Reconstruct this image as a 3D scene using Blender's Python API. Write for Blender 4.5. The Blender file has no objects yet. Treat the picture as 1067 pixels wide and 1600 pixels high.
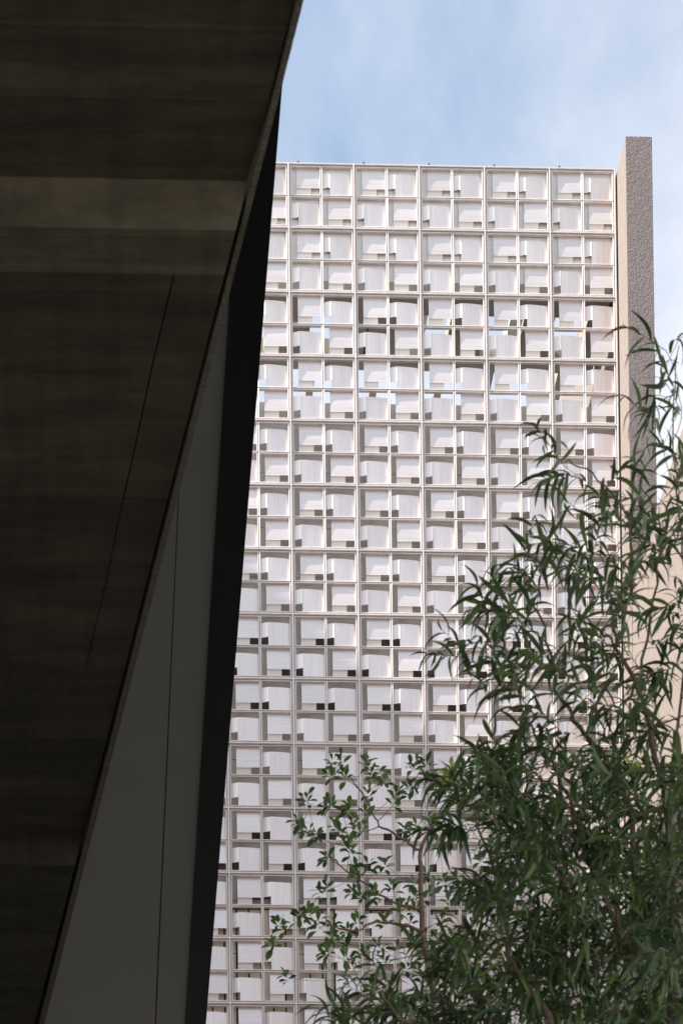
import bpy, math, random
import numpy as np
from mathutils import Matrix, Vector, Quaternion, noise as mnoise

random.seed(7); rng = np.random.default_rng(7)
scene = bpy.context.scene
COL = scene.collection

# ------------------------------------------------------------------ camera
CAM = Vector((0, 0, 1.6))
PITCH, ROLL, YAW = 0.029860641839, -0.008306991915, -0.034937824068
CX, CY, F = 272.8374454, 3562.737077, 4444.0          # in pixels of the 1067x1600 photograph
RW = Matrix.Rotation(YAW, 3, 'Z') @ Matrix.Rotation(math.pi/2 + PITCH, 3, 'X') @ Matrix.Rotation(ROLL, 3, 'Z')
cd = bpy.data.cameras.new('camera'); cam = bpy.data.objects.new('camera', cd); COL.objects.link(cam)
cam.matrix_world = Matrix.Translation(CAM) @ RW.to_4x4()
cd.sensor_fit = 'VERTICAL'; cd.sensor_height = 36; cd.lens = F/1600*36
cd.shift_x = (533.5-CX)/1600; cd.shift_y = (CY-800)/1600
cd.clip_start = .05; cd.clip_end = 5000
cd.dof.use_dof = True; cd.dof.focus_distance = 50.0; cd.dof.aperture_fstop = 13
scene.camera = cam

def ray(u, v): return RW @ Vector(((u-CX)/F, -(v-CY)/F, -1))
def on_y(u, v, y): d = ray(u, v); return CAM + d*((y-CAM.y)/d.y)
def on_z(u, v, z): d = ray(u, v); return CAM + d*((z-CAM.z)/d.z)
def on_x(u, v, x): d = ray(u, v); return CAM + d*((x-CAM.x)/d.x)
def project(p):
    c = RW.transposed() @ (Vector(p)-CAM)
    return CX+F*c.x/-c.z, CY-F*c.y/-c.z

# ------------------------------------------------------------------ sky and sun
SUN_EL = math.radians(43); SUN_AZ = math.radians(262)     # azimuth clockwise from +Y
world = bpy.data.worlds.new('World'); scene.world = world; world.use_nodes = True
nt = world.node_tree; nt.nodes.clear()
def N(t, tree, **kw):
    n = tree.nodes.new(t)
    for k, v in kw.items(): setattr(n, k, v)
    return n
out = N('ShaderNodeOutputWorld', nt); bg = N('ShaderNodeBackground', nt); bg.inputs[1].default_value = .135
sky = N('ShaderNodeTexSky', nt, sky_type='NISHITA', sun_disc=False, sun_elevation=SUN_EL, sun_rotation=SUN_AZ)
sky.air_density = 1.0; sky.dust_density = 1.6; sky.ozone_density = 1.0
tc = N('ShaderNodeTexCoord', nt); mp = N('ShaderNodeMapping', nt); mp.inputs['Scale'].default_value = (1, 1, 1.6); mp.inputs['Location'].default_value = (.80, -6.766, -3.958)
nz = N('ShaderNodeTexNoise', nt); nz.inputs['Scale'].default_value = 2.6; nz.inputs['Detail'].default_value = 9; nz.inputs['Roughness'].default_value = .58; nz.inputs['Distortion'].default_value = .4
rp = N('ShaderNodeValToRGB', nt); rp.color_ramp.elements[0].position = .36; rp.color_ramp.elements[1].position = .74
rp.color_ramp.elements[0].color = (.10, .10, .10, 1); rp.color_ramp.elements[1].color = (.80, .80, .80, 1)
tint = N('ShaderNodeMix', nt, data_type='RGBA', blend_type='MULTIPLY'); tint.inputs[0].default_value = 1; tint.inputs[7].default_value = (.86, .98, .93, 1)
mx = N('ShaderNodeMix', nt, data_type='RGBA'); mx.inputs[7].default_value = (6.3, 5.8, 5.55, 1)
L = nt.links.new
L(tc.outputs['Generated'], mp.inputs[0]); L(mp.outputs[0], nz.inputs[0]); L(nz.outputs[0], rp.inputs[0])
L(rp.outputs[0], mx.inputs[0]); L(sky.outputs[0], tint.inputs[6]); L(tint.outputs[2], mx.inputs[6]); L(mx.outputs[2], bg.inputs[0]); L(bg.outputs[0], out.inputs[0])
sd = bpy.data.lights.new('sun', 'SUN'); sd.energy = 5.0; sd.angle = math.radians(.6); sd.color = (1, .93, .84)
sun = bpy.data.objects.new('sun', sd); COL.objects.link(sun)
to_sun = Vector((math.sin(SUN_AZ)*math.cos(SUN_EL), math.cos(SUN_AZ)*math.cos(SUN_EL), math.sin(SUN_EL)))
sun.rotation_euler = to_sun.to_track_quat('Z', 'Y').to_euler(); sun.location = (-30, 20, 80)
vs = scene.view_settings; vs.view_transform = 'Standard'; vs.look = 'None'; vs.exposure = 1.02; vs.gamma = 1; vs.use_curve_mapping = False
scene.cycles.max_bounces = 10; scene.cycles.diffuse_bounces = 6

# ------------------------------------------------------------------ helpers
def empty(name, loc, label, cat, group=None):
    o = bpy.data.objects.new(name, None); COL.objects.link(o); o.location = loc
    o['label'] = label; o['category'] = cat
    if group: o['group'] = group
    return o
def mesh(name, verts, faces, mat=None, smooth=False):
    me = bpy.data.meshes.new(name); me.from_pydata([tuple(v) for v in verts], [], faces); me.update()
    if mat: me.materials.append(mat)
    if smooth: me.polygons.foreach_set('use_smooth', [True]*len(me.polygons))
    return me
def obj(name, me, parent=None, loc=None, kind=None):
    """vertices are in world space unless loc is given (then local to the parent)"""
    o = bpy.data.objects.new(name, me); COL.objects.link(o)
    if parent is not None:
        o.parent = parent
        if loc is None: o.matrix_parent_inverse = Matrix.Translation(-world_loc(parent))
        else: o.location = loc
    elif loc is not None: o.location = loc
    if kind: o['kind'] = kind
    return o
def world_loc(o):
    l = Vector((0, 0, 0))
    while o is not None:
        l += o.matrix_parent_inverse.translation + o.location; o = o.parent
    return l
class MB:
    def __init__(s): s.v = []; s.f = []
    def box(s, x0, x1, y0, y1, z0, z1):
        b = len(s.v)
        s.v += [(x0,y0,z0),(x1,y0,z0),(x1,y1,z0),(x0,y1,z0),(x0,y0,z1),(x1,y0,z1),(x1,y1,z1),(x0,y1,z1)]
        s.f += [tuple(b+i for i in q) for q in ((0,3,2,1),(4,5,6,7),(0,1,5,4),(1,2,6,5),(2,3,7,6),(3,0,4,7))]
        return s
    def hexa(s, p):
        b = len(s.v); s.v += [tuple(q) for q in p]
        s.f += [tuple(b+i for i in q) for q in ((0,3,2,1),(4,5,6,7),(0,1,5,4),(1,2,6,5),(2,3,7,6),(3,0,4,7))]
        return s
    def tube(s, pts, rad, n=7):
        b0 = len(s.v); m = len(pts); pts = [Vector(p) for p in pts]
        for i, p in enumerate(pts):
            t = (pts[min(i+1, m-1)]-pts[max(i-1, 0)]).normalized()
            a = t.orthogonal().normalized() if i == 0 else (prev - t*prev.dot(t)).normalized()
            prev = a; c = t.cross(a)
            for k in range(n):
                q = 2*math.pi*k/n
                s.v.append(tuple(p + (a*math.cos(q)+c*math.sin(q))*rad[i]))
        for i in range(m-1):
            for k in range(n):
                s.f.append((b0+i*n+k, b0+i*n+(k+1) % n, b0+(i+1)*n+(k+1) % n, b0+(i+1)*n+k))
        s.f.append(tuple(b0+k for k in range(n))[::-1]); s.f.append(tuple(b0+(m-1)*n+k for k in range(n)))
        return s
    def build(s, name, mat, parent=None, kind=None, smooth=False, bevel=0):
        o = obj(name, mesh(name, s.v, s.f, mat, smooth), parent, kind=kind)
        if bevel:
            m = o.modifiers.new('bevel', 'BEVEL'); m.width = bevel; m.segments = 2; m.limit_method = 'ANGLE'
        return o

# ------------------------------------------------------------------ materials
def material(name, base, rough=.6, metal=0., var=.08, vscale=3., bump=0., bscale=40., bdist=.01, stretch=(1,1,1), spec=.5, dark=None):
    m = bpy.data.materials.new(name); m.use_nodes = True; t = m.node_tree; l = t.links.new
    b = t.nodes['Principled BSDF']; b.inputs['Roughness'].default_value = rough; b.inputs['Metallic'].default_value = metal
    b.inputs['Specular IOR Level'].default_value = spec
    c = N('ShaderNodeTexCoord', t); mpn = N('ShaderNodeMapping', t); mpn.inputs['Scale'].default_value = stretch
    l(c.outputs['Object'], mpn.inputs[0])
    n = N('ShaderNodeTexNoise', t); n.inputs['Scale'].default_value = vscale; n.inputs['Detail'].default_value = 8; n.inputs['Roughness'].default_value = .6
    l(mpn.outputs[0], n.inputs[0])
    r = N('ShaderNodeValToRGB', t); r.color_ramp.elements[0].position = .3; r.color_ramp.elements[1].position = .7
    lo = dark if dark else tuple(x*(1-var) for x in base)
    r.color_ramp.elements[0].color = (*lo, 1); r.color_ramp.elements[1].color = (*[min(1, x*(1+var)) for x in base], 1)
    l(n.outputs[0], r.inputs[0]); l(r.outputs[0], b.inputs['Base Color'])
    if bump:
        n2 = N('ShaderNodeTexNoise', t); n2.inputs['Scale'].default_value = bscale; n2.inputs['Detail'].default_value = 6
        l(mpn.outputs[0], n2.inputs[0])
        bu = N('ShaderNodeBump', t); bu.inputs['Strength'].default_value = bump; bu.inputs['Distance'].default_value = bdist
        l(n2.outputs[0], bu.inputs['Height']); l(bu.outputs[0], b.inputs['Normal'])
    return m
def panel_mat(name, stretch, base=(.84, .755, .73), metal=.45, rough=.34):
    m = material(name, base, rough, metal, .09, 6., bump=.05, bscale=60, bdist=.002, stretch=stretch)
    t = m.node_tree; l = t.links.new
    mpn = [n for n in t.nodes if n.type == 'MAPPING'][0]; oi = N('ShaderNodeObjectInfo', t)
    sc = N('ShaderNodeVectorMath', t, operation='SCALE'); sc.inputs[0].default_value = (37, 17, 29); l(oi.outputs['Random'], sc.inputs['Scale']); l(sc.outputs[0], mpn.inputs['Location'])
    b = t.nodes['Principled BSDF']; src = b.inputs['Base Color'].links[0].from_socket
    hs = N('ShaderNodeHueSaturation', t); mr = N('ShaderNodeMapRange', t); mr.inputs[3].default_value = .93; mr.inputs[4].default_value = 1.04
    l(oi.outputs['Random'], mr.inputs[0]); l(mr.outputs[0], hs.inputs['Value']); l(src, hs.inputs['Color']); l(hs.outputs[0], b.inputs['Base Color'])
    return m
M_PANEL_UP = panel_mat('brushed_panel_upright', (9, 1, .25)); M_PANEL_AW = panel_mat('brushed_panel_awning', (.25, 1, 9))
M_FRAME = panel_mat('pale_aluminium_frame', (1.2, 1.2, .3), (.82, .75, .735), .15, .42)
M_STUCCO = material('rough_stucco', (.285, .232, .226), .9, 0, .12, 14., bump=.35, bscale=80, bdist=.008)
M_FLANK = material('wall_stucco', (.235, .195, .178), .9, 0, .08, 6., bump=.45, bscale=60, bdist=.008)
def board_concrete(name, base):
    m = bpy.data.materials.new(name); m.use_nodes = True; t = m.node_tree; l = t.links.new
    b = t.nodes['Principled BSDF']; b.inputs['Roughness'].default_value = .88; b.inputs['Specular IOR Level'].default_value = .3
    c = N('ShaderNodeTexCoord', t); sp = N('ShaderNodeSeparateXYZ', t); l(c.outputs['Object'], sp.inputs[0])
    def math_(op, a, v=None):
        n = N('ShaderNodeMath', t, operation=op); l(a, n.inputs[0])
        if v is not None: n.inputs[1].default_value = v
        return n.outputs[0]
    warp = N('ShaderNodeTexNoise', t); warp.inputs['Scale'].default_value = 1.3; l(c.outputs['Object'], warp.inputs[0])
    ad = N('ShaderNodeMath', t, operation='MULTIPLY_ADD'); l(warp.outputs[0], ad.inputs[0]); ad.inputs[1].default_value = .03; l(sp.outputs['Y'], ad.inputs[2])
    row_ = math_('MULTIPLY', ad.outputs[0], 1/.13); fl = math_('FLOOR', row_); fr = math_('FRACT', row_)
    wn = N('ShaderNodeTexWhiteNoise', t, noise_dimensions='1D'); l(fl, wn.inputs['W'])
    edge = math_('LESS_THAN', fr, .06)
    mp_ = N('ShaderNodeMapping', t); mp_.inputs['Scale'].default_value = (1.2, 5, 3); l(c.outputs['Object'], mp_.inputs[0])
    blot = N('ShaderNodeTexNoise', t); blot.inputs['Scale'].default_value = 1.6; blot.inputs['Detail'].default_value = 10; blot.inputs['Roughness'].default_value = .68; l(mp_.outputs[0], blot.inputs[0])
    mp2 = N('ShaderNodeMapping', t); mp2.inputs['Scale'].default_value = (9, .8, 3); l(c.outputs['Object'], mp2.inputs[0])
    runs = N('ShaderNodeTexNoise', t); runs.inputs['Scale'].default_value = 2.2; runs.inputs['Detail'].default_value = 6; l(mp2.outputs[0], runs.inputs[0])
    a1 = math_('MULTIPLY_ADD', wn.outputs[0], .3); t.nodes[-1].inputs[2].default_value = .7
    v1 = N('ShaderNodeMapRange', t); l(blot.outputs[0], v1.inputs[0]); v1.inputs[1].default_value = .28; v1.inputs[2].default_value = .72; v1.inputs[3].default_value = .45; v1.inputs[4].default_value = 1.35
    v2 = N('ShaderNodeMapRange', t); l(runs.outputs[0], v2.inputs[0]); v2.inputs[1].default_value = .32; v2.inputs[2].default_value = .6; v2.inputs[3].default_value = .85; v2.inputs[4].default_value = 1.05
    m1 = N('ShaderNodeMath', t, operation='MULTIPLY'); l(a1, m1.inputs[0]); l(v1.outputs[0], m1.inputs[1])
    m2 = N('ShaderNodeMath', t, operation='MULTIPLY'); l(m1.outputs[0], m2.inputs[0]); l(v2.outputs[0], m2.inputs[1])
    e2 = N('ShaderNodeMath', t, operation='MULTIPLY_ADD'); l(edge, e2.inputs[0]); e2.inputs[1].default_value = -.15; e2.inputs[2].default_value = 1
    m3 = N('ShaderNodeMath', t, operation='MULTIPLY'); l(m2.outputs[0], m3.inputs[0]); l(e2.outputs[0], m3.inputs[1])
    vm = N('ShaderNodeVectorMath', t, operation='SCALE'); vm.inputs[0].default_value = base; l(m3.outputs[0], vm.inputs['Scale']); l(vm.outputs[0], b.inputs['Base Color'])
    bu = N('ShaderNodeBump', t); bu.inputs['Strength'].default_value = .6; bu.inputs['Distance'].default_value = .01; l(m3.outputs[0], bu.inputs['Height']); l(bu.outputs[0], b.inputs['Normal'])
    return m
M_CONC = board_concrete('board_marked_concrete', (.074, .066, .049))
M_CONC_LIT = board_concrete('lit_beam_concrete', (.145, .127, .09))  # same concrete, with the light on the step faces put into its colour
M_NIB = material('rough_drip_edge', (.12, .11, .092), .9, 0, .2, 30., bump=.8, bscale=60, bdist=.02)
M_SOFFIT = material('painted_soffit_panel', (.185, .19, .162), .6, 0, .05, .7, bump=.08, bscale=120, bdist=.004)
M_BLACK = material('black_fascia_metal', (.0035, .004, .006), .6, 0, .2, 5., spec=.15)
M_BACK = material('grey_render_wall', (.84, .80, .745), .8, 0, .06, 2.)
M_PARAPET = material('pale_parapet', (.86, .83, .80), .7, 0, .04, 2.)
M_TAUPE = material('taupe_pergola', (.34, .31, .275), .85, 0, .12, 3.)
M_CREAM = material('cream_board', (.90, .81, .69), .6, 0, .05, 4.)
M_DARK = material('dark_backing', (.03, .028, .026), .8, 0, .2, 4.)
M_GLASS = material('dark_window_glass', (.15, .15, .145), .2, 0, .2, 2.)
M_GROUND = material('paving', (.15, .14, .125), .85, 0, .15, .6, bump=.3, bscale=8)
M_SOIL = material('soil', (.07, .05, .035), .95, 0, .3, 4., bump=.6, bscale=20)
M_BARK = material('brown_bark', (.11, .07, .052), .85, 0, .4, 25., bump=.7, bscale=90, bdist=.006)
M_TWIG = material('reddish_twig', (.19, .105, .075), .75, 0, .3, 30.)
M_STEEL = material('dark_bolt', (.09, .085, .085), .5, .6)
M_BLOCK = material('plain_office_render', (.36, .34, .31), .8, 0, .1, .5)
def leaf_mat(name, c0, c1, rough, trans):
    m = bpy.data.materials.new(name); m.use_nodes = True; t = m.node_tree; l = t.links.new
    b = t.nodes['Principled BSDF']; o = t.nodes['Material Output']
    g = N('ShaderNodeNewGeometry', t); oi = N('ShaderNodeObjectInfo', t)
    ad = N('ShaderNodeMath', t, operation='ADD'); l(g.outputs['Random Per Island'], ad.inputs[0]); l(oi.outputs['Random'], ad.inputs[1])
    fr = N('ShaderNodeMath', t, operation='FRACT'); l(ad.outputs[0], fr.inputs[0])
    r = N('ShaderNodeValToRGB', t); r.color_ramp.elements[0].color = (*c0, 1); r.color_ramp.elements[1].color = (*c1, 1); r.color_ramp.elements[1].position = .95
    l(fr.outputs[0], r.inputs[0]); l(r.outputs[0], b.inputs['Base Color'])
    b.inputs['Roughness'].default_value = rough; b.inputs['Specular IOR Level'].default_value = .5
    tr = N('ShaderNodeBsdfTranslucent', t); hs = N('ShaderNodeHueSaturation', t); hs.inputs['Value'].default_value = 1.6
    l(r.outputs[0], hs.inputs['Color']); l(hs.outputs[0], tr.inputs[0])
    mxs = N('ShaderNodeMixShader', t); mxs.inputs[0].default_value = trans
    l(b.outputs[0], mxs.inputs[1]); l(tr.outputs[0], mxs.inputs[2]); l(mxs.outputs[0], o.inputs[0])
    return m
M_STRAP = leaf_mat('strap_leaf', (.024, .054, .020), (.135, .19, .060), .36, .25)
M_OVAL = leaf_mat('oval_leaf', (.045, .10, .032), (.16, .25, .065), .38, .28)
M_NEW = leaf_mat('new_leaf', (.26, .34, .04), (.42, .40, .08), .45, .4)

# ------------------------------------------------------------------ setting
D = CAM.y + 50.783680361601824                  # front plane of the screen
SX, SZ = 4.180281594565183, CAM.z + 40.27915288962388     # a module corner on its top edge
g = MB(); g.v = [(-400,-400,0),(400,-400,0),(400,400,0),(-400,400,0)]; g.f = [(0,1,2,3)]
g.build('ground', M_GROUND, kind='structure')
g = MB(); g.box(-.6, 5.5, 8.2, 17.5, -.05, .06); g.build('planting_bed', M_SOIL, kind='structure')

# ------------------------------------------------------------------ the pierced metal screen
MOD = 1.2
root = empty('metal_screen', (SX, D, SZ-18.2), 'tall pale metal screen of square cells with bent panels beside the rough stucco fin', 'screen')
C0, C1, R1 = -3, 5, 15                       # module columns and rows
xl, xr = SX+C0*MOD, SX+C1*MOD
for i in range(C0, C1+1):
    MB().box(SX+i*MOD-.013, SX+i*MOD+.013, D-.016, D+.075, SZ-R1*MOD-.012, SZ+.012).build('mullion', M_FRAME, root, bevel=.004)
for j in range(R1+1):
    for i in range(C0, C1):
        MB().box(SX+i*MOD+.0132, SX+(i+1)*MOD-.0132, D-.012, D+.073, SZ-j*MOD-.013, SZ-j*MOD+.013).build('transom', M_FRAME, root, bevel=.004)
# one frame of 2 x 2 cells (local: x right, y back, z up, origin at its top left corner)
def ring(mb, x0, x1, z0, z1, w, y0, y1):
    # mitred rectangular frame with an inward splay
    o = [(x0,z0),(x1,z0),(x1,z1),(x0,z1)]; i = [(x0+w,z0+w),(x1-w,z0+w),(x1-w,z1-w),(x0+w,z1-w)]
    b = len(mb.v)
    for ring_, y in ((o, y0+.006), (o, y1), (i, y0+.004), (i, y1)): mb.v += [(p[0], y, p[1]) for p in ring_]
    mid = [((a[0]*.55+c[0]*.45), (a[1]*.55+c[1]*.45)) for a, c in zip(o, i)]
    mb.v += [(p[0], y0, p[1]) for p in mid]
    for k in range(4):
        n = (k+1) % 4
        mb.f += [(b+k, b+n, b+16+n, b+16+k), (b+16+k, b+16+n, b+8+n, b+8+k),
                 (b+8+k, b+8+n, b+12+n, b+12+k), (b+12+k, b+12+n, b+4+n, b+4+k), (b+4+k, b+4+n, b+n, b+k)]
mf = MB(); G = .033; J = .006
cells = {}
for a in range(2):
    for b_ in range(2):
        x0 = G if a == 0 else MOD/2+J; x1 = MOD/2-J if a == 0 else MOD-G
        z1 = -G if b_ == 0 else -MOD/2-J; z0 = -MOD/2+J if b_ == 0 else -MOD+G
        ring(mf, x0, x1, z0, z1, .018, 0, .058)
        cells[a, b_] = (x0+.018, x1-.018, z0+.018, z1-.018)
# a thin backing web in the grooves ties the four frames to the bars
W = .046
mf.box(.0135, G-.001, W, W+.012, -MOD+.014, -.014).box(MOD-G+.001, MOD-.0135, W, W+.012, -MOD+.014, -.014)
mf.box(G, MOD-G, W, W+.012, -G+.001, -.014).box(G, MOD-G, W, W+.012, -MOD+.014, -MOD+G-.001)
mf.box(MOD/2-J+.0005, MOD/2+J-.0005, W-.004, W+.0118, -MOD+G, -G).box(G, MOD/2-J, W-.004, W+.0118, -MOD/2-J+.0005, -MOD/2+J-.0005).box(MOD/2+J, MOD-G, W-.004, W+.0118, -MOD/2-J+.0005, -MOD/2+J-.0005)
ME_FRAME = mesh('module_frame', mf.v, mf.f, M_FRAME)
# the bent panel in unit cell coordinates (s across, h up, y depth): wing 0..25 %, ridge, sweeping main sheet
def bent_panel(rot):
    x0, x1, z0, z1 = cells[0, 0]; w = x1-x0; T = .003
    prof = []                                   # (s, depth) along the bend
    for s in np.linspace(0, .235, 5): prof.append((s, .054-.041*(s/.25)**1.15))
    for a in np.linspace(.2, 1, 4): prof.append((.235+.03*a, .0150-.0035*math.sin(math.pi*(a*.5+.35))))
    for t in np.linspace(.06, 1, 14): prof.append((.265+(.997-.265)*t, .0125+.042*(.45*t+.55*t**2.4)))
    v, f = [], []
    def strip(pr, h0, h1):
        b = len(v); n = len(pr)
        for off in (0, T):
            for s, y in pr:
                v.append((s*w, y+off, h0*w)); v.append((s*w, y+off, h1*w))
        m = 2*n
        for k in range(n-1):
            f.append((b+2*k, b+2*k+2, b+2*k+3, b+2*k+1)); f.append((b+m+2*k, b+m+2*k+1, b+m+2*k+3, b+m+2*k+2))
            f.append((b+2*k, b+m+2*k, b+m+2*k+2, b+2*k+2)); f.append((b+2*k+1, b+2*k+3, b+m+2*k+3, b+m+2*k+1))
        f.append((b, b+1, b+m+1, b+m)); e = 2*n-2; f.append((b+e, b+m+e, b+m+e+1, b+e+1))
    # wing covers 30..81 % of the height, main sheet 0.3..81 %
    k = 7
    strip(prof[:k], .30, .81); strip(prof[k-1:], .003, .81)
    if rot:                                      # quarter turn anticlockwise: right edge goes to the top
        v = [(w-p[2], p[1], p[0]) for p in v]
        v = [(p[0], p[1], p[2]) for p in v]
    me = mesh('awning_panel' if rot else 'upright_panel', v, f, M_PANEL_AW if rot else M_PANEL_UP)
    me.polygons.foreach_set('use_smooth', [True]*len(me.polygons))
    me.set_sharp_from_angle(angle=math.radians(40))
    return me
ME_UP, ME_AW = bent_panel(False), bent_panel(True)
for i in range(C0, C1):
    for j in range(R1):
        # left of the overhanging building's edge nothing shows
        if project((SX+(i+1)*MOD, D, SZ-(j+1)*MOD))[0] < 290 - (SZ-j*MOD-25)*0 : continue
        fo = obj('module_frame', ME_FRAME, root, loc=Vector((SX+i*MOD, D, SZ-j*MOD))-root.location)
        for a in range(2):
            for b_ in range(2):
                x0, x1, z0, z1 = cells[a, b_]
                up = (a+b_) % 2 == 1
                po = obj('upright_panel' if up else 'awning_panel', ME_UP if up else ME_AW, fo, loc=(x0, 0, z0))
                po.rotation_euler = (random.gauss(0, .006), 0, random.gauss(0, .006))
for i in range(C0, C1):
    x = SX+i*MOD+MOD*.155
    o = obj('lifting_bolt', mesh('lifting_bolt', *(lambda m: (m.v, m.f))(MB().tube([(0,0,0),(0,0,.03),(0,0,.032),(0,0,.05)], [.010,.010,.022,.020], 8)), M_STEEL), root, loc=Vector((x, D+.03, SZ+.0125))-root.location)

# ------------------------------------------------------------------ building behind the screen
FX = 10.22330160534476; FY = 49.95636875090594; FXR = 10.703356586445857
bld = empty('screened_building', (4, D+3, 0), 'grey rendered building seen through the gaps of the metal screen', 'building')
XL, XR = xl-.4, FX-.06
def zat(v, b): return on_y(700, v, D+b).z
# parapet wall right behind the top rows
zs = zat(446, .14)
MB().box(xl, SX+5*MOD-.02, D+.078, D+.33, zs, SZ+.055).build('parapet_wall', M_PARAPET, bld)
# roof pergola: front slab, then cross beams with open bays
zp0 = zs+.004; zp1 = zs+.36
MB().box(xl, XR, D+.334, D+.92, zp0, zp1).build('roof_slab', M_TAUPE, bld)
for (b0, b1) in ((2.05, 2.4),):
    MB().box(xl, XR, D+b0, D+b1, zp0, zp1).build('pergola_beam', M_TAUPE, bld)
def pxx(u, v, z): return on_z(u, v, z).x
beams = []
x = xl+.3
for (c, wd) in ((448,70),(548,46),(603,60),(650,24),(726,56),(800,20),(838,44),(930,40)):
    X = pxx(c, 530, zp0); h = wd/2*(D+1.8)/F
    MB().box(X-h, X+h, D+.923, D+2.047, zp0+.003, zp1-.003).build('cross_beam', M_TAUPE if wd > 25 else M_PARAPET, bld)
    X2 = pxx(c+38, 590, zp0)
    MB().box(X2-.07, X2+.07, D+2.403, D+3.147, zp0+.003, zp1-.003).build('cross_beam', M_TAUPE, bld)
# lower rear wall: top edge just below the terrace, horizontal render joints as real steps
B = .27
def rows_v(r): return 258+50.35*r
def lat(name, v0, v1, mat, b=B, t=.25, xa=None, xb=None):
    return MB().box(xa if xa is not None else XL, xb if xb is not None else XR, D+b, D+b+t, zat(v1, b), zat(v0, b)).build(name, mat, bld)
vs_ = [632, 742, 828, 905, 962]
for a, b_ in zip(vs_, vs_[1:]): lat('wall_course', a+.9, b_, M_BACK)
lat('wall_course', 963, 1112, M_BACK)
for a, b_ in ((1113, 1190), (1191, 1268), (1269, 1420)): lat('wall_course', a, b_, M_BACK)
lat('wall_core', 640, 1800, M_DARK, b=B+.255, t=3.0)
# small dark vent panes behind the lower cell corners
for r in (14, 15, 16, 20, 21, 22):
    for i in range(C0, C1):
        x0 = SX+i*MOD+(.70*.6 if r % 2 == 0 else 1.70*.6)-.05
        if x0 > XR-.5: continue
        zc = zat(rows_v(r)+43, B); 
        sx = (D+B)/D
        MB().box(x0*sx-.02, x0*sx+.43, D+B-.012, D+B-.004, zc-.12, zc+.13).build('vent_pane', M_GLASS, bld)
# cream boards with dark joints
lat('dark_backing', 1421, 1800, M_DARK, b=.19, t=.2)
lat('beam_soffit', 1408, 1420.5, M_TAUPE, b=.1, t=.28)
pitch = 19.45*(D+.15)/F; x = XL+.05; seams = [1424, 1493, 1640]
while x < XR-pitch:
    for a, b_ in zip(seams, seams[1:]):
        MB().box(x, x+pitch-.03, D+.15, D+.185, zat(b_-.6, .15), zat(a+.6, .15)).build('board', M_CREAM, bld)
    x += pitch
zb = SZ-R1*MOD-.02
MB().box(XL, XR, D+.02, D+5.2, zb-.6, zb-.002).build('ledge_slab', M_BACK, bld)
MB().box(XL, XR, D+.5, D+5.2, 0, zb-.602).build('lower_wall', M_BACK, bld)
MB().box(XL, XR, D+4.25, D+5.2, zb, zp0-2.4).build('rear_wall', M_BACK, bld)

# ------------------------------------------------------------------ stucco fin and lower stucco wall
def stucco_box(name, mat, x0, x1, y0, y1, z0, z1, step, amp, label):
    r = empty(name, (x0, y1, z0), label, 'wall')
    nx = max(2, int((x1-x0)/step)); nz = int((z1-z0)/step)
    v = []; f = []
    for k in range(nz+1):
        z = z0+(z1-z0)*k/nz
        for i in range(nx+1):
            x = x0+(x1-x0)*i/nx
            e = 0 if i in (0, nx) else 1
            q = Vector((x*50, z*50, 3.7))
            h = mnoise.noise(q)+.6*mnoise.noise(q*2.1)
            jag = .004*mnoise.noise(Vector((x*40, z*30, 9.))) if not e else 0
            v.append((x+jag, y0-amp*max(-.2, h)*e, z))
    for k in range(nz):
        for i in range(nx):
            a = k*(nx+1)+i; f.append((a, a+1, a+nx+2, a+nx+1))
    o = obj('front_face', mesh('front_face', v, f, mat, True), r)
    b = MB().box(x0+.002, x1-.002, y0+.0045, y1, z0, z1-.003)
    b.build('body', M_FLANK, r)
    return r
zfin = on_y(975.5, 213, FY).z
zlow = CAM.z+31.88
stucco_box('stucco_fin', M_STUCCO, FX, FXR, FY, D+6, zlow-4.0, zfin, .0095, .0055, 'tall narrow rough stucco fin rising above the metal screen top')
low = empty('stucco_wall', (FX, FY, 0), 'long pale stucco wall with level top, running out from the foot of the fin', 'wall')
MB().box(FX+.006, FX+.9, 30, FY-.02, 0, zlow).build('wall', M_FLANK, low)
MB().box(FX+.002, FXR+.2, FY-.018, D+5.9, 0, zlow-4.002).build('fin_base', M_FLANK, low)

# ------------------------------------------------------------------ overhanging building on the left
Zs = CAM.z+16
over = empty('overhanging_building', (-6, 20, 0), 'dark soffit of an overhanging building with smooth grey panels and black edge strip', 'building')
def strip_soffit(name, a0, a1, b0, b1, mat, z=Zs, t=.06):
    # a*: left/right pixel x at v=1600; b*: at v=480
    def line(u1, u0):
        p, q = on_z(u0, 480, z), on_z(u1, 1600, z); d = (q-p)/(q.y-p.y)
        return p+d*(6-p.y), p+d*(37-p.y)
    l0, l1 = line(a0, b0); r0, r1 = line(a1, b1)
    if a0 < 0: l0.x = l1.x = -9
    pts = [l0, r0, r1, l1]
    return MB().hexa([Vector((p.x, p.y, z)) for p in pts]+[Vector((p.x, p.y, z+t)) for p in pts]).build(name, mat, over)
strip_soffit('soffit_panel', -1, 242, 0, 291.6, M_SOFFIT)
strip_soffit('soffit_panel', 244.3, 289.2, 292.6, 358, M_SOFFIT)
strip_soffit('edge_strip', 289.6, 322, 358.6, 413, M_BLACK, Zs-.03, .09)
ZT = 38.5
MB().box(-9, 1.5, 6, 37, Zs+.065, ZT).build('upper_wall', M_BLOCK, over)
MB().box(-9, -6.0, 6, 27, 0, Zs-.004).build('lower_wall', M_BLOCK, over)
MB().box(-9, -1.0, 27.002, 37, 0, Zs-.004).build('lower_wall', M_BLOCK, over)  # unseen wall brought further right to darken the far soffit panels
tower = empty('shade_tower', (-32, 50, 0), 'unseen plain tower block added on the left to shade the lower metal screen', 'building')  # unseen block, added to cast the shadow over the lower screen
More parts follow.
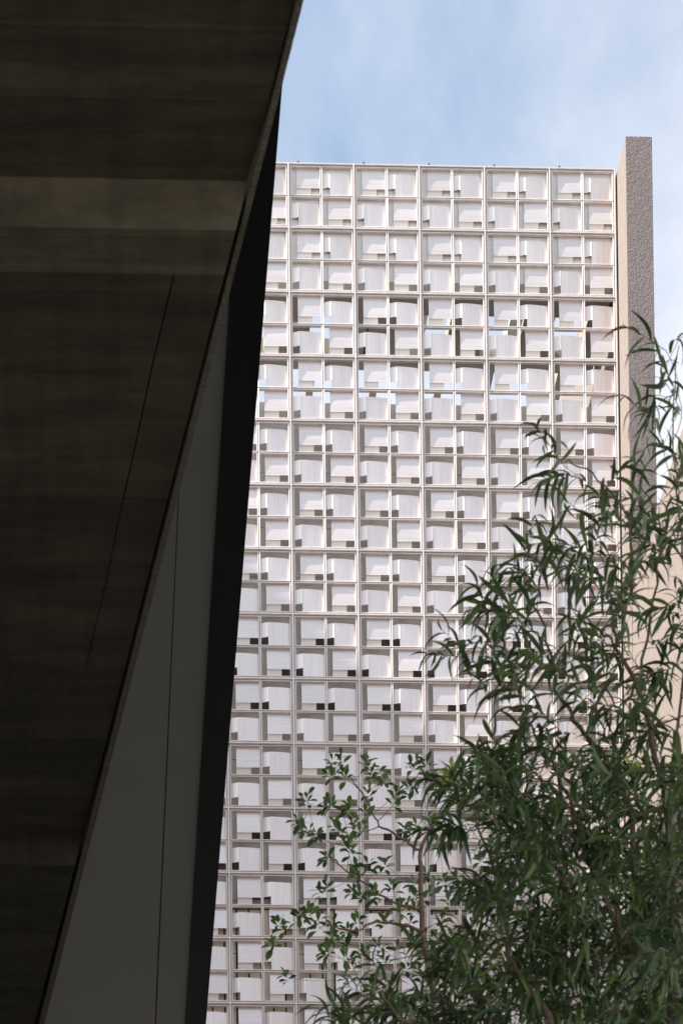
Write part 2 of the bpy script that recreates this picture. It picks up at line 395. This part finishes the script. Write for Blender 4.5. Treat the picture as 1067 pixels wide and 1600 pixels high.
MB().box(-40, -25, 38, 62, 0, 60.4).build('wall', M_BLOCK, tower)
MB().box(-40.2, -24.8, 37.8, 62.2, 60.4, 61.0).build('roof', M_BLOCK, tower)

# ------------------------------------------------------------------ concrete canopy, nearer
can = empty('concrete_canopy', (-3, 12, 0), 'dark board marked concrete canopy with stepped underside overhead', 'canopy')
h0 = 7.0
def edge_u(v): return 474.5-.2528*(v-0)+ (-.0 if v > 0 else 0)
prof = [(-1300, 7.0), (-520, 7.0), (40, 7.0), (46, 6.99), (283, 6.985)]
def add(v, y=None, h=None):
    # a point of the underside at picture row v, either on depth y or at height h
    if h is None:
        h = on_y(edge_u(v), v, y).z-CAM.z
    prof.append((v, h))
y283 = on_z(edge_u(283), 283, CAM.z+6.985).y
add(360, y=y283+.03)
h360 = prof[-1][1]
add(430, y=y283+.25); h430 = prof[-1][1]
for v_ in range(450, 1046, 35): prof.append((v_, h430))
prof.append((1045, h430))
prof.append((1312, h430))
y1312 = on_z(edge_u(1312), 1312, CAM.z+h430).y
add(1352, y=y1312+.02); hl = prof[-1][1]
prof += [(1500, hl), (1700, hl), (2000, hl)]
XLEFT = -6.0
def groove_u(v): return 270-(v-435)*(135/610.)+3*mnoise.noise(Vector((v*.006, 3, 5)))
body = MB(); beam = MB()
def gw(v): return 1.35+.5*mnoise.noise(Vector((v*.02, 8, 5)))-.7*(v-435)/610
def row(v, h):
    e = on_z(edge_u(v)-15, v, CAM.z+h)
    return Vector((XLEFT, e.y, e.z)), e
prev = None
for k in range(len(prof)-1):
    (v0, hA), (v1, hB) = prof[k], prof[k+1]
    lA, eA = row(v0, hA); lB, eB = row(v1, hB)
    def quad(a, b, c, d, bm=None):
        bm = bm or body; n = len(bm.v); bm.v += [tuple(a), tuple(b), tuple(c), tuple(d)]; bm.f.append((n, n+1, n+2, n+3))
    if 430 <= v0 and v1 <= 1045:
        def gp(v, h, off): 
            p = on_z(groove_u(v)+off, v, CAM.z+h); p.y = row(v, h)[1].y; p.z = CAM.z+h; return p
        a0, a1, b0, b1 = gp(v0, hA, -gw(v0)), gp(v0, hA, gw(v0)), gp(v1, hB, -gw(v1)), gp(v1, hB, gw(v1))
        U = Vector((0, 0, .03))
        quad(lA, a0, b0, lB); quad(a0, a0+U, b0+U, b0); quad(a0+U, a1+U, b1+U, b0+U); quad(a1+U, a1, b1, b1+U); quad(a1, eA, eB, b1)
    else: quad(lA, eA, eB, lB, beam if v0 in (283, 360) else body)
    # inner side of the drip groove
    U = Vector((0, 0, .12)); quad(eA, eA+U, eB+U, eB)
body.build('soffit', M_CONC, can); beam.build('beam_face', M_CONC_LIT, can)
# slab above
p0 = on_z(edge_u(-1300)-1, -1300, CAM.z+7.06); p1 = on_z(edge_u(2000)-1, 2000, CAM.z+7.06)
pa = [Vector((XLEFT, p0.y, p0.z)), p0, p1, Vector((XLEFT, p1.y, p1.z))]
MB().hexa(pa+[p+Vector((0, 0, .45)) for p in pa]).build('slab', M_CONC, can)
# rough drip nib along the edge: jittered strip
nb = MB(); n = 290
for k in range(n+1):
    v = -1290+3270*k/n
    hh = float(np.interp(v, [150, 520, 1200, 1500], [6.975, h430-.012, h430-.012, hl-.012]))
    a = on_z(edge_u(v)-9+.5*mnoise.noise(Vector((v*.05, 1, 2))), v, CAM.z+hh); b_ = on_z(edge_u(v)+.4*mnoise.noise(Vector((v*.11, 4, 2))), v, CAM.z+hh)
    dz = .004*mnoise.noise(Vector((v*.09, 7, 1)))
    nb.v += [(a.x, a.y, a.z+dz), (b_.x, b_.y, b_.z+dz), (b_.x, b_.y, CAM.z+7.055), (a.x, a.y, CAM.z+7.055)]
    if k:
        q = 4*k
        for s in range(4):
            t = (s+1) % 4; nb.f.append((q-4+s, q-4+t, q+t, q+s))
nb.build('drip_edge', M_NIB, can)
MB().box(-1.2, -.25, 15.6, 16.1, 0, CAM.z+hl+.05).build('shade_wall', M_CONC, can)  # unseen walls added under the canopy to darken its far end
MB().box(-1.6, -1.202, 10, 16.1, 0, CAM.z+hl+.05).build('shade_wall', M_CONC, can)

# ------------------------------------------------------------------ plants
def strap_leaf(curve, width, fold):
    v, f = [], []; n = 6
    for k in range(n+1):
        t = k/n; w = width*math.sin(math.pi*min(1, (.06+.94*t)**.8))**.75 if k < n else .001
        w = max(w, .0015); x = t*(1-.12*curve*t); z = -.42*curve*t*t+.08*math.sin(math.pi*t)
        v += [(x, -w, z+fold*w), (x, 0, z), (x, w, z+fold*w)]
    for k in range(n):
        a = 3*k; f += [(a, a+3, a+4, a+1), (a+1, a+4, a+5, a+2)]
    return np.array(v), f
def oval_leaf(curve, width, fold):
    v, f = [], []; n = 6
    prof_ = [.06, .35, .68, .93, 1.0, .74, .05]
    for k in range(n+1):
        t = k/n; w = width*prof_[k]; z = -.3*curve*t*t+.05*math.sin(math.pi*t)
        v += [(t, -w, z+fold*w), (t, 0, z), (t, w, z+fold*w)]
    for k in range(n):
        a = 3*k; f += [(a, a+3, a+4, a+1), (a+1, a+4, a+5, a+2)]
    return np.array(v), f
def basis(d, up):
    d = d.normalized(); s = up.cross(d)
    if s.length < 1e-3: s = Vector((1, 0, 0))
    s.normalize(); u = d.cross(s)
    return Matrix((d, s, u)).transposed()
def add_leaves(tree, leaves, variants, mat, nparts, name, newmat=None):
    """leaves: list of (pos, 3x3, size, variant, score, is_new); the nparts best shown are parts, the rest one mesh"""
    leaves.sort(key=lambda l: -l[4])
    ms = [mesh(name, v, f, mat, True) for v, f in variants]
    msn = [mesh(name, v, f, newmat, True) for v, f in variants] if newmat else ms
    inv = -world_loc(tree)
    for p, R, s, k, sc, new in leaves[:nparts]:
        o = bpy.data.objects.new(name, (msn if new else ms)[k]); COL.objects.link(o); o.parent = tree
        o.matrix_local = Matrix.Translation(p+inv) @ R.to_4x4() @ Matrix.Scale(s, 4)
    vs, fs, mi = [], [], []; b = 0
    for p, R, s, k, sc, new in leaves[nparts:]:
        v, f = variants[k]
        vs.append(v @ (np.array(R).T*s)+np.array(p)); fs += [tuple(i+b for i in q) for q in f]; b += len(v); mi += [1 if new else 0]*len(f)
    if vs:
        me = mesh('crown', np.concatenate(vs), fs, mat, True)
        if newmat: me.materials.append(newmat); me.polygons.foreach_set('material_index', mi)
        o = obj('crown', me, tree, kind='stuff')
def inside(u, v, poly):
    c = False; j = len(poly)-1
    for i in range(len(poly)):
        (xi, yi), (xj, yj) = poly[i], poly[j]
        if (yi > v) != (yj > v) and u < (xj-xi)*(v-yi)/(yj-yi)+xi: c = not c
        j = i
    return c
class Skeleton:
    def __init__(s): s.nodes = []; s.rad = []; s.segs = []
    def path(s, pts, r0, r1):
        m = MB(); P = [Vector(p) for p in pts]
        # smooth with Catmull-Rom
        Q = []
        for i in range(len(P)-1):
            a, b, c, d = P[max(i-1, 0)], P[i], P[i+1], P[min(i+2, len(P)-1)]
            for k in range(5):
                t = k/5; Q.append(.5*((2*b)+(c-a)*t+(2*a-5*b+4*c-d)*t*t+(3*b-a-3*c+d)*t**3))
        Q.append(P[-1]); n = len(Q)
        for i in range(1, n-1):
            Q[i] = Q[i]+Vector([random.gauss(0, .004) for _ in range(3)])
        R = [r0+(r1-r0)*i/(n-1) for i in range(n)]
        for q, r in zip(Q, R): s.nodes.append(q); s.rad.append(r)
        return Q, R
    def nearest(s, p, toward, pen=.6):
        best, bi = 1e9, 0
        for i, q in enumerate(s.nodes):
            d = (q-p).length+pen*max(0, (q-toward).length-(p-toward).length+.05)
            d += .5*max(0, q.z-p.z+.03)          # twigs rise from below
            if d < best: best, bi = d, i
        return bi

def podocarpus(name, label, stems, tips, trunk_base, depth, seed, nleaf=(11, 17), nparts=300, twig=(.10, .2)):
    random.seed(seed)
    t = empty(name, trunk_base, label, 'tree')
    sk = Skeleton()
    first = True
    for pts, r0, r1 in stems:
        Q, R = sk.path(pts, r0*.72, r1*.8)
        m = MB().tube(Q, R, 8); m.build('trunk' if first else 'branch', M_BARK, t, smooth=True); first = False
    tw = MB(); leaves = []
    toward = Vector(stems[0][0][-1])
    tips.sort(key=lambda p: min((q-p[0]).length for q in sk.nodes))
    for tip, out_dir, n in tips:
        bi = sk.nearest(tip, toward); a = sk.nodes[bi]
        ln = (tip-a).length
        mid = a.lerp(tip, .5)+Vector((random.gauss(0, .04), random.gauss(0, .04), -.06*ln+random.gauss(0, .02)))
        pts = [(1-k)**2*a+2*k*(1-k)*mid+k*k*tip for k in np.linspace(0, 1, 6).tolist()]
        r = min(sk.rad[bi]*.6, .0035+.004*ln)
        rr = [r+(.0013-r)*k for k in np.linspace(0, 1, 6).tolist()]
        tw.tube(pts, rr, 5)
        for p_, r_ in zip(pts[2:5], rr[2:5]): sk.nodes.append(p_); sk.rad.append(r_)
        # leafy end of the twig
        d0 = ((pts[-1]-pts[-2]).normalized()*.5+out_dir).normalized()
        L_ = random.uniform(*twig)
        end = tip+d0*L_
        tw.tube([tip, tip.lerp(end, .5)+Vector((0, 0, .006)), end], [.0013, .0011, .0008], 4)
        ph = random.random()*6.28
        for i in range(n):
            k = (i+random.random()*.6)/n; p = tip.lerp(end, k)-d0*.02*(1-k)
            ph += 2.4
            a_ = d0.orthogonal().normalized(); c_ = d0.cross(a_)
            rad = a_*math.cos(ph)+c_*math.sin(ph)
            th = math.radians(random.uniform(48, 80)*(1-k)+random.uniform(18, 45)*k)
            dr = d0*math.cos(th)+rad*math.sin(th)+Vector((0, 0, -.38+random.gauss(0, .16)))
            s = random.uniform(.075, .15)*(1-.25*abs(k-.4))
            up = (Vector((0, 0, 1))+Vector([random.gauss(0, .35) for _ in range(3)]))
            u, v = project(p)
            vis = 0 if not (-20 < u < 1087 and 0 < v < 1620) else 1
            score = vis*(2000-v - (p.y-depth)*150 + random.random()*250)
            leaves.append((p, basis(dr, up), s, random.randrange(len(STRAP)), score, False))
    tw.build('twigs', M_TWIG, t, smooth=True)['kind'] = 'stuff'
    add_leaves(t, leaves, STRAP, M_STRAP, nparts, 'leaf')
    return t, len(leaves)
STRAP = [strap_leaf(c, w, .35) for c, w in ((.5, .068), (.9, .074), (1.3, .066), (1.7, .07), (1.1, .06), (.25, .066))]
OVAL = [oval_leaf(c, w, .3) for c, w in ((.3, .235), (.8, .25), (1.3, .225), (0., .21))]

DEP = 10.2
def P(u, v, dy=0): return on_y(u, v, DEP+dy)
gx = P(1085, 2500).x
# stems followed in the photograph, then carried down to the bed
base = Vector((P(1050, 1600).x+.05, DEP+.15, 0))
stems = [
 ([base, base+Vector((.03, 0, 2.5)), base+Vector((-.02, -.05, 4.6)), P(1050, 1590, .1), P(1057, 1506, .1), P(1045, 1400, .1), P(1042, 1270, .05), P(1023, 1180), P(997, 1075), P(963, 1011), P(955, 930)], .035, .006),
 ([P(1057, 1506, .1), P(993, 1484, -.1), P(960, 1440, -.15), P(930, 1364, -.1), P(911, 1319, -.1), P(892, 1255, -.05), P(870, 1210), P(843, 1161), P(817, 1112), P(800, 1040, .1)], .016, .004),
 ([base+Vector((-.02, -.05, 4.6)), P(880, 1680, -.2), P(847, 1577, -.2), P(810, 1525, -.2), P(791, 1476, -.2), P(791, 1431, -.2), P(770, 1350, -.1), P(745, 1290, -.1)], .022, .005),
 ([P(1045, 1400, .1), P(993, 1375, 0), P(982, 1262, 0), P(945, 1184, 0), P(907, 1139, .1), P(888, 1105, .1), P(870, 1082, .1), P(850, 980, .2), P(800, 900, .2)], .018, .004),
 ([P(1042, 1270, .05), P(1060, 1120, .2), P(1075, 960, .3), P(1060, 800, .3), P(1050, 660, .35), P(1060, 540, .35)], .009, .002),
 ([P(963, 1011), P(985, 900, -.05), P(975, 800, -.1), P(925, 740, -.1), P(882, 722, -.1)], .008, .0025),
 ([P(997, 1075), P(1020, 940, .1), P(1030, 820, .1), P(1000, 760, .1)], .008, .003),
 ([P(880, 1680, -.2), P(740, 1640, -.5), P(640, 1600, -.6), P(590, 1545, -.6)], .012, .003),
]
poly_mid = [(745,905),(800,862),(880,850),(960,850),(1010,830),(1090,800),(1150,800),(1150,1190),(720,1190),(745,1130),(715,1060),(700,1010)]
poly_low = [(715,1190),(1150,1190),(1150,1700),(480,1700),(510,1610),(610,1545),(690,1500),(745,1420),(740,1330),(700,1290),(720,1225)]
tips = []
def tip(u, v, dy=None, n=None, up=.35):
    dy = random.gauss(0, .28) if dy is None else dy
    o = Vector((random.gauss(-.25, .55), random.gauss(-.1, .45), random.gauss(up, .35)))
    tips.append((P(u, v, dy), o.normalized()*.8, n or random.randint(11, 17)))
random.seed(21)
for (u, v, n) in ((872,716,15),(880,740,10),(915,752,8),(940,770,9),(1060,530,10),(1040,548,8),(1020,618,9),(1052,605,12),(1062,640,8),(1008,650,7),(995,735,10),(1035,690,8),(1062,720,10),(1045,770,12),(1000,780,9),(955,790,9),(1030,820,13),(1062,800,12),(905,800,6),(985,830,12),(1010,560,0)):
    if n: tip(u, v, random.uniform(-.15, .3), n)
def fill(poly, count):
    k = 0
    us = [p[0] for p in poly]; vv = [p[1] for p in poly]
    while k < count:
        u, v = random.uniform(min(us), max(us)), random.uniform(min(vv), max(vv))
        if inside(u, v, poly): tip(u, v); k += 1
fill(poly_mid, 82); fill(poly_low, 370)
tr, nl = podocarpus('podocarpus_tree', 'leafy tree with long narrow dark green strap leaves before the stucco wall', stems, tips, base, DEP, 5)
print('strap leaves', nl)

# small tree with oval leaves, further back
DEP2 = 15.0
def P2(u, v, dy=0): return on_y(u, v, DEP2+dy)
random.seed(33)
base2 = Vector((P2(690, 1600).x, DEP2, 0))
t2 = empty('oval_leaf_tree', base2, 'slender small tree with glossy oval leaves in front of the metal screen', 'tree')
sk = Skeleton()
stems2 = [
 ([base2, base2+Vector((.05, 0, 3.5)), base2+Vector((-.03, 0, 6.8)), P2(700, 1640), P2(675, 1540), P2(661, 1455), P2(659, 1390), P2(657, 1330)], .03, .011),
 ([P2(657, 1330), P2(640, 1318), P2(612, 1300), P2(590, 1285), P2(566, 1240), P2(545, 1215)], .008, .003),
 ([P2(661, 1455), P2(625, 1445), P2(585, 1442), P2(550, 1455), P2(500, 1440)], .009, .003),
 ([P2(660, 1420), P2(600, 1402), P2(545, 1362), P2(520, 1345)], .007, .003),
 ([P2(657, 1330), P2(690, 1270), P2(760, 1230), P2(840, 1200), P2(930, 1190)], .010, .003),
 ([P2(675, 1540), P2(740, 1440), P2(820, 1350), P2(900, 1300), P2(980, 1210)], .012, .003),
 ([P2(700, 1640), P2(620, 1590), P2(560, 1530)], .009, .003)]
first = True
for pts, r0, r1 in stems2:
    Q, R = sk.path(pts, r0, r1); MB().tube(Q, R, 8).build('trunk' if first else 'branch', M_TWIG, t2, smooth=True); first = False
cl = [(520,1192),(533,1186),(537,1212),(516,1212),(575,1192),(580,1206),(600,1222),(595,1208),(480,1245),(476,1252),(508,1262),(515,1256),(545,1262),(536,1268),(465,1285),(470,1296),(495,1305),(482,1300),(530,1300),(524,1292),(560,1300),(552,1290),(570,1272),(575,1240),(620,1240),(618,1252),(640,1228),(510,1340),(540,1322),(547,1330),(602,1350),(575,1350),(560,1365),(556,1358),(510,1385),(500,1395),(562,1398),(550,1392),(612,1387),(580,1405),(586,1398),(635,1410),(625,1418),(436,1442),(470,1430),(480,1425),(490,1450),(498,1440),(520,1440),(444,1452),(505,1490),(512,1482),(530,1472),(520,1465),(542,1455),(560,1440),(600,1440),(640,1442),(640,1302),(650,1290),(632,1296),(425,1475),(446,1526),(552,1508),(545,1498),(620,1482),(660,1462),(650,1470),(590,1478),(570,1490),(600,1500),(640,1510),(660,1530),(680,1480),(690,1440),(700,1410),(670,1400),(540,1530),(580,1540),(610,1560)]
front = len(cl)
for _ in range(210):
    u = random.uniform(640, 1040); v = random.uniform(1185+abs(u-820)*.05, 1620); cl.append((u, v))
for u in (848, 862, 880, 905, 925, 980, 965, 990, 690, 705, 700): cl.append((u+random.gauss(0, 4), 1190+random.gauss(0, 10) if u > 800 else 1222+random.gauss(0, 6)))
pts_ = []
for i, (u, v) in enumerate(cl): pts_.append((P2(u, v, random.gauss(0, .25) if i < front else random.gauss(.4, .4)), u, v))
tow = P2(661, 1455)
pts_.sort(key=lambda q: min((n_-q[0]).length for n_ in sk.nodes))
tw = MB(); lv = []
for p, u, v in pts_:
    bi = sk.nearest(p, tow, .5); a = sk.nodes[bi]; ln = (p-a).length
    mid = a.lerp(p, .5)+Vector((random.gauss(0, .05*ln), 0, -.1*ln))
    c = [(1-k)**2*a+2*k*(1-k)*mid+k*k*p for k in np.linspace(0, 1, 6).tolist()]
    r = min(sk.rad[bi]*.6, .003+.004*ln); rr = [r+(.0014-r)*k for k in np.linspace(0, 1, 6).tolist()]
    tw.tube(c, rr, 5)
    for q_, r_ in zip(c[2:], rr[2:]): sk.nodes.append(q_); sk.rad.append(r_)
    d0 = ((c[-1]-c[-2]).normalized()*.5+Vector((random.gauss(0, .35), random.gauss(-.1, .35), .55))).normalized()
    n_ = random.randint(7, 11); ph = random.random()*6
    new = (abs(u-980) < 25 and v < 1215) or (abs(u-700) < 18 and v < 1235)
    for i in range(n_):
        k = i/n_; ph += 2.4+random.gauss(0, .2)
        a_ = d0.orthogonal().normalized(); c_ = d0.cross(a_); rad = a_*math.cos(ph)+c_*math.sin(ph)
        th = math.radians(85-60*k+random.gauss(0, 10))
        dr = d0*math.cos(th)+rad*math.sin(th)
        pos = p+d0*(.05*k-.03)+rad*.006
        uu, vv = project(pos)
        sc = (3000-abs(uu-540)-vv*.2) if uu < 700 and vv < 1600 else random.random()*100
        if vv > 1620: sc = -1
        lv.append((pos, basis(dr, Vector((0, 0, 1))+rad*-.2+Vector([random.gauss(0, .25) for _ in range(3)])), random.uniform(.046, .07)*(1-.25*k), random.randrange(4), sc, new))
tw.build('twigs', M_TWIG, t2, smooth=True)['kind'] = 'stuff'
add_leaves(t2, lv, OVAL, M_OVAL, 300, 'leaf', M_NEW)
print('oval leaves', len(lv))
